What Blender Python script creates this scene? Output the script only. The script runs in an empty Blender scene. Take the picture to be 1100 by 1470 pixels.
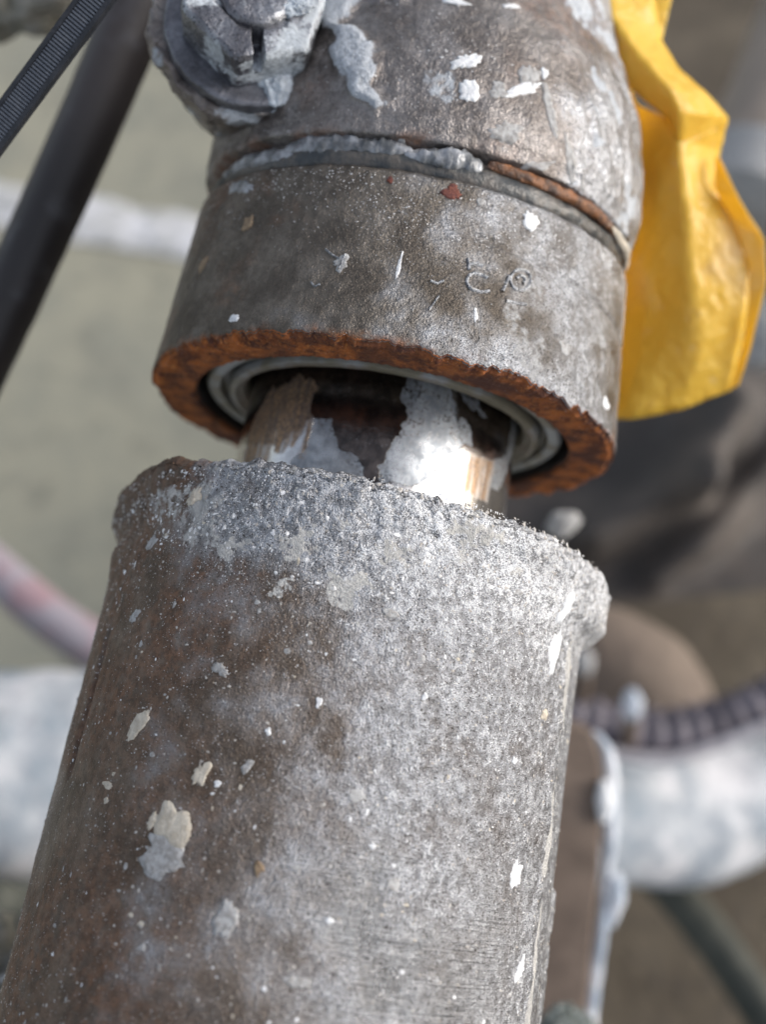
import bpy, math, random
import numpy as np
from mathutils import Matrix, Vector

sc = bpy.context.scene
col = sc.collection
random.seed(7)
rng = np.random.default_rng(7)

# ------------------------------------------------------------ camera
F = 1416.0                                  # focal length in photo pixels
CL = np.array([0.0, 0.0, 0.95])
PIT = math.radians(30)
RV = np.array([1.0, 0, 0]); UV = np.array([0, math.cos(PIT), math.sin(PIT)])
BV = np.array([0, -math.sin(PIT), math.cos(PIT)])
cam = bpy.data.cameras.new('camera'); cam_o = bpy.data.objects.new('camera', cam)
col.objects.link(cam_o); sc.camera = cam_o
cam_o.location = CL; cam_o.rotation_euler = (PIT, 0, 0)
cam.sensor_fit = 'VERTICAL'; cam.sensor_height = 24.0; cam.lens = 24.0 * F / 1470
cam.clip_start = 0.01; cam.clip_end = 200
cam.dof.use_dof = True; cam.dof.focus_distance = 0.150; cam.dof.aperture_fstop = 5.9

# ------------------------------------------------------------ sky and sun
SUN = Vector((0.88, 0.06, 0.47)).normalized()
elev = math.asin(SUN.z); az = math.atan2(SUN.x, SUN.y)
w = bpy.data.worlds.new('World'); sc.world = w; w.use_nodes = True
nt = w.node_tree
sky = nt.nodes.new('ShaderNodeTexSky'); sky.sky_type = 'NISHITA'; sky.sun_disc = False
sky.sun_elevation = elev; sky.sun_rotation = az
sky.air_density = 1.0; sky.dust_density = 3.0; sky.ozone_density = 1.0
hs = nt.nodes.new('ShaderNodeHueSaturation'); hs.inputs['Saturation'].default_value = .5      # thin overcast
nt.links.new(sky.outputs[0], hs.inputs['Color']); nt.links.new(hs.outputs[0], nt.nodes['Background'].inputs[0])
nt.nodes['Background'].inputs[1].default_value = 0.14
sl = bpy.data.lights.new('sun', 'SUN'); so = bpy.data.objects.new('sun', sl); col.objects.link(so)
sl.energy = 1.0; sl.angle = math.radians(38); sl.color = (1.0, 0.98, 0.95)
so.rotation_euler = SUN.to_track_quat('Z', 'Y').to_euler(); so.location = (1, 0, 2)
sc.view_settings.view_transform = 'Standard'; sc.view_settings.look = 'None'
sc.view_settings.exposure = 0.85; sc.view_settings.gamma = 1
sc.cycles.use_denoising = True
sc.cycles.max_bounces = 6

# ------------------------------------------------------------ helpers
def W(px, py, d):
    return CL + (px-550)/F*d*RV - (py-735)/F*d*UV - d*BV

def _h(ix, iy, iz, s):
    n = (ix*73856093) ^ (iy*19349663) ^ (iz*83492791) ^ (s*2654435)
    n = (n ^ (n >> 13)) * 1274126177
    n = n & 0x7fffffff
    n = (n ^ (n >> 16)) & 0xffff
    return n / 65535.0

def vnoise(P, scale, seed=0):
    Q = np.asarray(P)*scale + 100.37
    i = np.floor(Q).astype(np.int64); f = Q-i; u = f*f*f*(f*(f*6-15)+10)
    r = 0
    for a in (0, 1):
        for b in (0, 1):
            for c in (0, 1):
                wgt = (u[..., 0] if a else 1-u[..., 0])*(u[..., 1] if b else 1-u[..., 1])*(u[..., 2] if c else 1-u[..., 2])
                r = r + wgt*_h(i[..., 0]+a, i[..., 1]+b, i[..., 2]+c, seed)
    return r*2-1

def fbm(P, scale, octv=3, seed=0, gain=.5):
    r = 0; a = 1.0; t = 0
    for k in range(octv):
        r = r + a*vnoise(P, scale*2**k, seed+k*17); t += a; a *= gain
    return r/t

def sstep(x, a, b):
    t = np.clip((x-a)/(b-a), 0, 1); return t*t*(3-2*t)

def tag(o, label=None, cat=None, group=None, kind=None):
    if label: o['label'] = label
    if cat: o['category'] = cat
    if group: o['group'] = group
    if kind: o['kind'] = kind
    return o

def empty(name, M):
    o = bpy.data.objects.new(name, None); col.objects.link(o)
    o.empty_display_size = .01
    o.matrix_world = M if isinstance(M, Matrix) else Matrix.Translation(Vector(M))
    return o

def mesh(name, V, Fc, mat, parent=None, smooth=True, attrs=None):
    me = bpy.data.meshes.new(name)
    V = np.asarray(V, dtype=np.float64)
    if isinstance(Fc, np.ndarray):
        k = Fc.shape[1]; n = len(Fc)
        me.vertices.add(len(V)); me.vertices.foreach_set('co', V.ravel())
        me.loops.add(n*k); me.loops.foreach_set('vertex_index', Fc.ravel().astype(np.int32))
        me.polygons.add(n); me.polygons.foreach_set('loop_start', np.arange(0, n*k, k, dtype=np.int32))
        me.update(calc_edges=True); me.validate()
    else:
        me.from_pydata([tuple(v) for v in V], [], Fc); me.update()
    me.polygons.foreach_set('use_smooth', [smooth]*len(me.polygons))
    for n, a in (attrs or {}).items():
        at = me.attributes.new(n, 'FLOAT', 'POINT'); at.data.foreach_set('value', np.asarray(a, dtype=np.float32).ravel())
    me.materials.append(mat)
    o = bpy.data.objects.new(name, me); col.objects.link(o)
    if parent: o.parent = parent
    return o

def grid_faces(nu, nv, wrap_u=False):
    i = np.arange(nu if wrap_u else nu-1); j = np.arange(nv-1)
    I, J = np.meshgrid(i, j, indexing='ij'); I = I.ravel(); J = J.ravel(); I2 = (I+1) % nu
    return np.stack([I*nv+J, I2*nv+J, I2*nv+J+1, I*nv+J+1], 1)

# ------------------------------------------------------------ materials
class NB:
    def __init__(s, name):
        s.m = bpy.data.materials.new(name); s.m.use_nodes = True; s.t = s.m.node_tree
        s.b = s.t.nodes['Principled BSDF']; s.out = s.t.nodes['Material Output']
        s.co = s.n('ShaderNodeTexCoord').outputs['Object']
    def n(s, t): return s.t.nodes.new(t)
    def put(s, inp, v):
        if isinstance(v, bpy.types.NodeSocket): s.t.links.new(v, inp)
        elif isinstance(v, (tuple, list)) and len(v) == 3 and inp.type == 'RGBA': inp.default_value = (*v, 1)
        else: inp.default_value = v
    def noise(s, sc_, det=3, rough=.55, vec=None, dist=0):
        n = s.n('ShaderNodeTexNoise'); s.put(n.inputs['Vector'], vec or s.co)
        n.inputs['Scale'].default_value = sc_; n.inputs['Detail'].default_value = det
        n.inputs['Roughness'].default_value = rough; n.inputs['Distortion'].default_value = dist
        return n.outputs['Fac']
    def vor(s, sc_, feat='F1', out='Distance', vec=None):
        n = s.n('ShaderNodeTexVoronoi'); n.feature = feat; s.put(n.inputs['Vector'], vec or s.co)
        n.inputs['Scale'].default_value = sc_; return n.outputs[out]
    def mth(s, op, a, b=0.0, clamp=False):
        n = s.n('ShaderNodeMath'); n.operation = op; n.use_clamp = clamp
        s.put(n.inputs[0], a); s.put(n.inputs[1], b); return n.outputs[0]
    def ss(s, x, a, b, lo=0.0, hi=1.0):
        n = s.n('ShaderNodeMapRange'); n.interpolation_type = 'SMOOTHSTEP'
        s.put(n.inputs[0], x); s.put(n.inputs[1], a); s.put(n.inputs[2], b)
        s.put(n.inputs[3], lo); s.put(n.inputs[4], hi); return n.outputs[0]
    def mix(s, f, a, b):
        n = s.n('ShaderNodeMix'); n.data_type = 'RGBA'
        s.put(n.inputs[0], f); s.put(n.inputs[6], a); s.put(n.inputs[7], b); return n.outputs[2]
    def attr(s, name):
        n = s.n('ShaderNodeAttribute'); n.attribute_name = name; return n.outputs['Fac']
    def scale(s, v):
        n = s.n('ShaderNodeVectorMath'); n.operation = 'MULTIPLY'; s.put(n.inputs[0], s.co); n.inputs[1].default_value = v
        return n.outputs[0]
    def bump(s, h, dist, strength=1.0, nrm=None):
        n = s.n('ShaderNodeBump'); s.put(n.inputs['Height'], h); n.inputs['Distance'].default_value = dist
        n.inputs['Strength'].default_value = strength
        if nrm: s.put(n.inputs['Normal'], nrm)
        return n.outputs[0]
    def fin(s, color=None, rough=None, metal=None, nrm=None, spec=None):
        if color is not None: s.put(s.b.inputs['Base Color'], color)
        if rough is not None: s.put(s.b.inputs['Roughness'], rough)
        if metal is not None: s.put(s.b.inputs['Metallic'], metal)
        if nrm is not None: s.put(s.b.inputs['Normal'], nrm)
        if spec is not None: s.b.inputs['Specular IOR Level'].default_value = spec
        return s.m

def mat_crust(name, dark, light, rust, dustc, cem, fine=4300, metal=.6, rough=.36, bumpd=.0003, dustk=.24):
    """Dirty steel: attributes dust, rust, cement, scratch steer the wear and the painted lit-side tone."""
    b = NB(name)
    big = b.noise(150, 4); mid = b.noise(700, 3, .6); fn = b.noise(fine, 2, .6); fn2 = b.noise(fine*.52, 3, .7)
    base = b.mix(b.ss(big, .35, .65), dark, light)
    base = b.mix(b.mth('MULTIPLY', b.ss(mid, .42, .62), .35), base, tuple(c*.5 for c in dark))
    ra = b.attr('rust')
    base = b.mix(b.mth('MULTIPLY', ra, b.ss(b.noise(420, 4, .65), .3, .6), True), base, b.mix(b.ss(mid, .35, .65), rust, tuple(c*.45 for c in rust)))
    d = b.attr('dust_and_light')
    base = b.mix(b.mth('MULTIPLY', b.ss(b.mth('ADD', d, b.mth('MULTIPLY', b.mth('SUBTRACT', big, .5), .8)), .42, .92), .92), base, b.mix(b.ss(mid, .35, .65), (.20, .207, .222), (.39, .405, .435)))  # base goes grey with real dust and with the painted lit side
    base = b.mix(b.mth('MULTIPLY', b.attr('scratch'), .7), base, (.50, .50, .51))
    s = b.mth('ADD', b.mth('MULTIPLY', fn, .55), b.mth('MULTIPLY', fn2, .45))
    s = b.mth('ADD', s, b.mth('MULTIPLY', b.mth('SUBTRACT', mid, .5), .25))
    th = b.mth('SUBTRACT', .78, b.mth('MULTIPLY', d, dustk))
    sp = b.ss(b.mth('SUBTRACT', s, th), 0.0, .035)
    pit = b.mth('MULTIPLY', b.ss(b.noise(fine*.8, 2, .6), .43, .36), b.ss(d, .2, .8, .3, .9))
    base = b.mix(pit, base, tuple(c*.28 for c in dark))
    c1 = b.mix(sp, base, b.mix(b.ss(big, .3, .7), dustc, tuple(x*.72 for x in dustc)))
    ce = b.attr('cement')
    cm = b.ss(b.mth('ADD', ce, b.mth('MULTIPLY', b.mth('SUBTRACT', mid, .5), .9)), .35, .6)
    cc = b.mix(b.ss(fn2, .35, .65), tuple(x*.55 for x in cem), cem)
    cc = b.mix(b.ss(big, .35, .7), cc, tuple(x*.7 for x in cem))
    c2 = b.mix(cm, c1, cc)
    keep = b.mth('SUBTRACT', 1.0, b.mth('MAXIMUM', sp, cm))
    keep = b.mth('MULTIPLY', keep, b.mth('SUBTRACT', 1.0, b.mth('MULTIPLY', ra, .8)), True)
    me = b.mth('MULTIPLY', keep, b.mth('ADD', metal, b.mth('MAXIMUM', b.mth('MULTIPLY', b.attr('scratch'), .35), b.ss(d, .3, .8, 0.0, .25))))
    ro = b.mth('SUBTRACT', b.ss(keep, 0.0, 1.0, .68, rough), b.mth('MULTIPLY', b.attr('scratch'), .1))
    scr = b.noise(1.0, 3, .7, b.scale((45, 45, 3000)))
    h = b.mth('ADD', b.mth('MULTIPLY', s, 1.5), b.mth('MULTIPLY', mid, .9))
    h = b.mth('ADD', h, b.mth('MULTIPLY', b.mth('MULTIPLY', scr, b.attr('scratch')), 3.2))
    return b.fin(c2, ro, me, b.bump(h, bumpd), .4)

M_sleeve = mat_crust('sleeve_steel', (.105, .080, .062), (.19, .148, .118), (.20, .10, .055), (.66, .67, .69), (.52, .51, .49))
M_ring = mat_crust('ring_cast', (.095, .080, .066), (.17, .148, .125), (.26, .10, .035), (.52, .525, .53), (.42, .42, .42), fine=3800)
M_neck = mat_crust('neck_cast', (.14, .122, .112), (.26, .24, .23), (.22, .09, .035), (.45, .45, .46), (.50, .53, .57), fine=2600, rough=.3, dustk=.26)

def mat_simple(name, a, b_, scale=300, rough=.7, metal=0.0, bumpd=.0003, det=4, spec=.4, contrast=(.35, .65)):
    b = NB(name); n = b.noise(scale, det, .6); n2 = b.noise(scale*4.3, 3, .6)
    c = b.mix(b.ss(n, *contrast), a, b_)
    c = b.mix(b.mth('MULTIPLY', b.ss(n2, .5, .7), .35), c, tuple(x*.5 for x in a))
    return b.fin(c, rough, metal, b.bump(b.mth('ADD', n, b.mth('MULTIPLY', n2, .5)), bumpd), spec)

M_cem_cream = mat_simple('dried_cement_cream', (.55, .50, .42), (.42, .37, .30), 900, .8)
M_cem_grey = mat_simple('dried_cement_grey', (.42, .42, .42), (.27, .26, .25), 1200, .75)
M_cem_white = mat_simple('dried_cement_white', (.80, .81, .82), (.62, .63, .65), 1200, .7)
M_cem_tan = mat_simple('dried_mud_tan', (.30, .22, .14), (.2, .14, .09), 1200, .8)
M_dkred = mat_simple('oxide_red', (.10, .03, .025), (.17, .05, .03), 1500, .7)
M_plaster = mat_simple('plaster_blue_white', (.62, .65, .68), (.16, .23, .31), 26, .75, 0, .001, 3, contrast=(.45, .62))

# ------------------------------------------------------------ the common axis
TH = math.radians(17.5); RO = math.radians(10.4)
dc = np.array([math.cos(TH)*math.sin(RO), math.cos(TH)*math.cos(RO), -math.sin(TH)])
rc = np.array([math.cos(RO), -math.sin(RO), 0])
c2w = lambda v: v[0]*RV + v[1]*UV + v[2]*BV
D = c2w(dc); RX = c2w(rc); YY = np.cross(D, RX)
P0 = W(515, 790, .19)
class Axis:
    def __init__(s, th, ro, o):
        th, ro = math.radians(th), math.radians(ro)
        s.D = c2w((math.cos(th)*math.sin(ro), math.cos(th)*math.cos(ro), -math.sin(th)))
        s.X = c2w((math.cos(ro), -math.sin(ro), 0)); s.Y = np.cross(s.D, s.X); s.o = np.array(o)
    def frame(s):
        M = Matrix.Identity(4)
        for i in range(3):
            M[i][0] = s.X[i]; M[i][1] = s.Y[i]; M[i][2] = s.D[i]; M[i][3] = s.o[i]
        return M
AX = Axis(17.5, 10.4, P0)
AH = Axis(12.5, 10.0, P0 + D*.0248)           # the housing sits at a slight angle on the rod
def no_warp(ph, z): return 0*z

class Turned:
    """A turned body about the axis: rad(phi, z) gives its true radius; phi 0 faces the viewer, + to the right."""
    def __init__(s, ax, r0, rad, warp=no_warp): s.ax = ax; s.r0 = r0; s.rad = rad; s.o = ax.o; s.warp = warp
    def hit(s, px, py):
        d = (W(px, py, 1.0)-CL); q = CL - s.o
        X_, Y_, D_ = s.ax.X, s.ax.Y, s.ax.D
        ox, oy, oz = q@X_, q@Y_, q@D_; dx, dy, dz = d@X_, d@Y_, d@D_
        r = s.r0
        for _ in range(3):
            a = dx*dx+dy*dy; b = 2*(ox*dx+oy*dy); c = ox*ox+oy*oy-r*r; disc = b*b-4*a*c
            k = (-b-math.sqrt(max(disc, 0)))/(2*a)
            x, y, z = ox+k*dx, oy+k*dy, oz+k*dz; ph = math.atan2(x, -y)
            z0 = z
            for _k in range(3): z0 = z - float(s.warp(np.array([ph]), np.array([z0]))[0])
            r = float(s.rad(np.array([ph]), np.array([z0]))[0])
        return ph, z0
    def pos(s, ph, z, h=0.0):
        r = s.rad(ph, z)+h
        return np.stack([r*np.sin(ph), -r*np.cos(ph), z+s.warp(ph, z)], -1)
    def poly(s, pts, ph, z, soft=.0006, wob=.0012, sc_=500, seed=3):
        """soft mask of a stain outlined on the surface"""
        R = s.r0; Q = pts if isinstance(pts, np.ndarray) else np.array([s.hit(*p) for p in pts]); Q = Q*np.array([R, 1])
        X = np.stack([ph*R, z], -1)
        n = np.stack([ph*R, z, np.zeros_like(z)], -1)
        X = X + wob*np.stack([fbm(n, sc_, 3, seed), fbm(n, sc_, 3, seed+50)], -1)
        inside = np.zeros(X.shape[:-1], bool); dist = np.full(X.shape[:-1], 9.0)
        m = len(Q)
        for i in range(m):
            a = Q[i]; b = Q[(i+1) % m]; e = b-a
            t = np.clip(((X-a)@e)/max(e@e, 1e-12), 0, 1)
            dist = np.minimum(dist, np.linalg.norm(X-a-t[..., None]*e, axis=-1))
            if a[1] != b[1]:
                cnd = ((a[1] > X[..., 1]) != (b[1] > X[..., 1])) & (X[..., 0] < (b[0]-a[0])*(X[..., 1]-a[1])/(b[1]-a[1])+a[0])
                inside ^= cnd
        sd = np.where(inside, dist, -dist)
        return sstep(sd, -soft, soft)

def splash(body, parent, px, py, a, b, ang, h, mat, name='cement_splash', seed=None, rough=.22, label=None):
    """dried drop: an uneven low dome lying on the surface; a, b half sizes in photo px"""
    ph0, z0 = body.hit(px, py)
    R = body.r0
    dist = np.linalg.norm((body.ax.o+body.ax.D*z0) + (body.ax.X*math.sin(ph0)-body.ax.Y*math.cos(ph0))*R - CL)
    k = dist/F; rr = random.Random(seed if seed is not None else int(px*7+py))
    h = h*.45; N = 34; th = math.radians(ang); co = [rr.uniform(-1, 1) for _ in range(12)]
    V = []; 
    squash = 1/max(.35, math.cos(ph0))
    for fr, hh in ((1.0, -.00008), (.93, h*.55), (.7, h*.95), (.35, h*rr.uniform(.8, 1.1))):
        for i in range(N):
            t = 2*math.pi*i/N
            rad = 1+rough*sum(co[j]*math.sin((j+2+(j>3)*3)*t+co[j+4]*6)/(1+.25*j) for j in range(7))+.5*rough*rr.uniform(-1, 1)*(fr > .8)
            x = a*k*rad*math.cos(t)*fr; y = b*k*rad*math.sin(t)*fr
            X = x*math.cos(th)+y*math.sin(th); Y = -x*math.sin(th)+y*math.cos(th)
            V.append((ph0+X*squash/R, z0+Y, hh*(1+.25*rr.uniform(-1, 1)) if hh > 0 else hh))
    V.append((ph0, z0, h))
    V = np.array(V); P = body.pos(V[:, 0], V[:, 1], V[:, 2])
    Fc = []
    for r_ in range(3):
        for i in range(N):
            j = (i+1) % N; Fc.append((r_*N+i, r_*N+j, (r_+1)*N+j, (r_+1)*N+i))
    for i in range(N): Fc.append((3*N+i, 3*N+(i+1) % N, 4*N))
    o = mesh(name, P, Fc, mat, parent)
    if label: o['label'] = label
    return o

def specks(body, parent, ph, z, size, mat, name='cement_specks', flat=.32):
    """many tiny crumbs stuck on the surface, one part"""
    n = len(ph); N = 6
    ang = np.linspace(0, 2*np.pi, N, endpoint=False)[None, :] + rng.uniform(0, 6, (n, 1))
    rad = size[:, None]*rng.uniform(.6, 1.25, (n, N))
    el = rng.uniform(.6, 1.5, (n, 1))
    PH = np.concatenate([ph[:, None]+rad*np.cos(ang)*el/body.r0, ph[:, None]], 1)
    Z = np.concatenate([z[:, None]+rad*np.sin(ang)/el, z[:, None]], 1)
    H = np.concatenate([np.full((n, N), -.00005), (size*flat)[:, None]], 1)
    P = body.pos(PH, Z, H).reshape(-1, 3)
    base = np.arange(n)*(N+1)
    T = np.stack([np.stack([base+i, base+(i+1) % N, base+N], 1) for i in range(N)], 1).reshape(-1, 3)
    o = mesh(name, P, T, mat, parent); o['kind'] = 'stuff'
    return o

def lathe(name, prof, nphi, mat, parent, disp=None, attrs=None, seg=.0004, phs=(-math.pi, math.pi), warp=None):
    """prof: list of (r, z) corner points, resampled; disp(ph, z, s, P, N)->offset along normal; returns object"""
    pts = [np.array(p, float) for p in prof]; R = []; S = []; cur = 0
    for a, b in zip(pts[:-1], pts[1:]):
        L = np.linalg.norm(b-a); n = max(1, int(L/seg))
        for i in range(n): R.append(a+(b-a)*i/n); S.append(cur+L*i/n)
        cur += L
    R.append(pts[-1]); S.append(cur); R = np.array(R); S = np.array(S)
    T = np.gradient(R, axis=0); T /= np.linalg.norm(T, axis=1)[:, None]+1e-12
    Nn = np.stack([T[:, 1], -T[:, 0]], 1)
    full = abs(phs[1]-phs[0]-2*math.pi) < 1e-6
    ph = np.linspace(phs[0], phs[1], nphi, endpoint=not full)
    PH, SS = np.meshgrid(ph, S, indexing='ij')
    r = np.broadcast_to(R[:, 0], PH.shape).copy(); z = np.broadcast_to(R[:, 1], PH.shape).copy()
    P = np.stack([r*np.sin(PH), -r*np.cos(PH), z], -1)
    if disp is not None:
        dr, dz = disp(PH, r, z, SS, P, Nn)
        r = r+dr; z = z+dz
        P = np.stack([r*np.sin(PH), -r*np.cos(PH), z], -1)
    A = {k: f(PH, r, z, P) for k, f in (attrs or {}).items()}
    if warp is not None: P[..., 2] += warp(PH, z)
    Fc = grid_faces(len(ph), len(S), full)
    return mesh(name, P.reshape(-1, 3), Fc, mat, parent, attrs={k: np.asarray(v).reshape(-1) for k, v in A.items()})

deg = math.radians
def bell(x, c, w_): return np.exp(-((x-c)/w_)**2)

# ============================================================ LOWER SLEEVE
RS = .0436
def sleeve_rad(ph, z):
    P = np.stack([RS*np.sin(ph), -RS*np.cos(ph), z], -1)
    r = RS + .00022*fbm(P, 120, 3, 5)
    # swollen rim: a round lump on the right, a thin lip on the left
    prof = sstep(z, -.0135, -.0085)*(1-sstep(z, -.0025, .002))
    r = r + .0042*bell(ph, deg(88), deg(34))*prof + .0010*sstep(z, -.008, -.003)*bell(ph, deg(30), deg(45))
    r = r + .0024*bell(ph, deg(-85), deg(22))*sstep(z, -.010, -.005)
    r = r + .0009*bell(ph, deg(-70), deg(10))*sstep(z, -.019, -.012)*(1-sstep(z, -.012, -.010))
    # crust near the rim, gritty
    cr = sstep(z, -.020, -.004)
    r = r + cr*(.0006*fbm(P, 380, 4, 9, .65)+.00022*fbm(P, 1100, 3, 33))
    # shallow vertical groove on the left, ridge strip on the right
    c = deg(-57)+z*1.0
    gr = bell(ph, c, .016)*sstep(z, -.052, -.047)*(1-sstep(z, -.030, -.024))
    r = r - .0016*gr*(1+.4*fbm(P, 700, 2, 4))
    rd = deg(60)
    r = r + .0007*bell(ph, rd+.05*fbm(P, 90, 2, 8), .05)*(1-sstep(z, -.014, -.011))*(.5+.8*np.abs(fbm(P, 260, 3, 12)))
    r = r + .0013*bell(ph, deg(88), .12)*sstep(fbm(P, 130, 3, 77), .10, .4)*(1-sstep(z, -.055, -.045))
    return r
sleeve = Turned(AX, RS, sleeve_rad)
T_sleeve = empty('steel_sleeve', AX.frame())
tag(T_sleeve, 'wide brown steel sleeve crusted with grey cement grit, lowest and largest round part', 'steel sleeve')

def sleeve_disp(PH, r, z, S, P, Nn):
    outer = (z < -.0002) & (r > RS-.0002)
    out = np.where(outer, sleeve_rad(PH, z)-RS, 0)
    # rim edge height
    Q = np.stack([np.sin(PH)*RS, np.cos(PH)*RS, PH*0], -1)
    top = .0009*fbm(Q, 160, 3, 21)+.0011*fbm(Q, 420, 4, 22, .65) + .0023*bell(PH, deg(-52), deg(24)) - .0010*bell(PH, deg(20), deg(20))
    wz = sstep(z, -.010, -.0005)
    dz = top*wz + wz*(~outer)*.0003*fbm(P, 900, 3, 3)
    wr = (~outer)*sstep(r, .037, RS)
    out = out + wr*(sleeve_rad(PH, z*0-.0002)-RS)
    # round the outer corner of the rim
    return out - .0006*bell(z, 0, .0008)*sstep(r, RS-.0008, RS), dz - .0008*sstep(r, RS-.0016, RS)*(z > -.0012)

def s_dust_and_light(ph, r, z, P):
    d = .30 + .20*sstep(ph, deg(-50), deg(-25)) + .34*sstep(ph, deg(-20), deg(22)) + .04*sstep(ph, deg(38), deg(58))  # dust, plus shaded left and lit right painted in as a tone ramp
    d = d + .38*sstep(z, -.026, -.006)*sstep(ph, deg(-58), deg(-25))
    d = d + .07*fbm(P, 70, 3, 2) + .07*fbm(P, 260, 2, 20)
    d = d - .20*sstep(-ph, deg(48), deg(62))*sstep(-z, .012, .03)
    d = np.where(ph > deg(20), np.maximum(d, .66), d) - .10*s_scr(ph, r, z, P)
    return np.clip(d, 0, 1.25)
def s_rust(ph, r, z, P):
    q = .75*sstep(-ph, deg(2), deg(34))*sstep(fbm(P, 60, 3, 41), -.35, .35)
    q = q*(1-.5*sstep(z, -.02, 0)) + 1.0*bell(ph, deg(-36), deg(9))*sstep(z, -.006, -.002)
    q = q + .4*sstep(fbm(P, 45, 3, 55), .2, .5)*sstep(-z, .05, .08)
    return np.clip(q, 0, 1)
def s_cem(ph, r, z, P):
    q = sstep(fbm(P, 260, 4, 61, .6), .2, .5)*sstep(z, -.022, -.006)*sstep(ph, deg(-62), deg(-30))*.5
    for pl in ([(470, 830), (520, 825), (530, 850), (505, 885), (490, 870), (470, 850)], [(395, 770), (450, 765), (445, 790), (420, 800), (395, 790)], [(640, 740), (720, 760), (710, 785), (650, 765)],
               [(385, 832), (420, 832), (418, 846), (390, 846)], [(310, 778), (350, 775), (345, 795), (315, 795)], [(545, 780), (600, 790), (590, 810), (555, 800)]):
        q = np.maximum(q, .85*sleeve.poly(pl, ph, z, .0012, .0035, 900, 71))
    q = q + 1.1*bell(ph, deg(61)+.05*fbm(P, 60, 2, 8), .035)*sstep(fbm(P, 180, 3, 15), -.35, .05)*(1-sstep(z, -.016, -.012))
    q = q + .3*bell(ph, deg(86), deg(16))*sstep(z, -.013, -.009)
    q = q + .45*sleeve.poly([(205, 700), (300, 690), (330, 730), (300, 790), (215, 760)], ph, z, .002, .003, 300, 71)
    q = q + .5*sstep(fbm(P, 110, 3, 93), .32, .5)*sstep(-z, .075, .09)
    return np.clip(q, 0, 1)
def s_scr(ph, r, z, P):
    return sstep(-z, .045, .062)*bell(ph, deg(22), deg(22))*sstep(fbm(P, 90, 2, 66), -.5, .1)
lathe('sleeve_tube', [(.0325, -.03), (.0335, -.0005), (.0340, 0), (RS, 0), (RS, -.14)][::1], 820, M_sleeve, T_sleeve,
      sleeve_disp, dict(dust_and_light=s_dust_and_light, rust=s_rust, cement=s_cem, scratch=s_scr), seg=.00036)

# crumbs
def crumbs(body, parent, n, fn, zr, phr, smin, smax, mat, name='cement_specks'):
    ph = rng.uniform(phr[0], phr[1], n); z = rng.uniform(zr[0], zr[1], n)
    P = np.stack([body.r0*np.sin(ph), -body.r0*np.cos(ph), z], -1)
    keep = rng.uniform(0, 1, n) < fn(ph, body.r0+0*ph, z, P)
    ph = ph[keep]; z = z[keep]; s = smin*(smax/smin)**(rng.uniform(0, 1, len(ph))**2.2)
    return specks(body, parent, ph, z, s, mat, name)
M_grit_w = mat_simple('grit_white', (.84, .84, .85), (.50, .49, .48), 900, .6)
M_grit_g = mat_simple('grit_grey', (.34, .31, .28), (.5, .48, .45), 900, .7)
crumbs(sleeve, T_sleeve, 95000, lambda p, r, z, P: np.clip(.36+.7*sstep(z, -.03, -.004)*sstep(p, deg(-66), deg(-30))+.3*sstep(p, deg(-55), deg(-20)), 0, 1)*(.75+.25*sstep(fbm(P, 120, 2, 1), -.3, .3))*(1-.6*sstep(p, deg(40), deg(55))),
       (-.125, -.0006), (deg(-100), deg(100)), .00005, .00018, M_grit_w)
crumbs(sleeve, T_sleeve, 30000, lambda p, r, z, P: .2+.8*sstep(z, -.03, -.004), (-.125, -.0004), (deg(-100), deg(100)), .00008, .00040, M_grit_g, 'grit_crumbs')
crumbs(sleeve, T_sleeve, 1800, lambda p, r, z, P: sstep(fbm(P, 200, 3, 6), -.2, .4)*sstep(p, deg(-66), deg(-40)), (-.018, -.0004), (deg(-75), deg(95)), .00018, .0006, M_grit_w, 'grit_crumbs')
for nn, mm, hi in ((420, M_cem_grey, .0008), (300, M_cem_white, .0005), (160, M_cem_cream, .0006)):
    crumbs(sleeve, T_sleeve, nn, lambda p, r, z, P: 1+0*z, (-.12, -.004), (deg(-90), deg(90)), .0002, hi, mm, 'cement_spatter')
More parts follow.
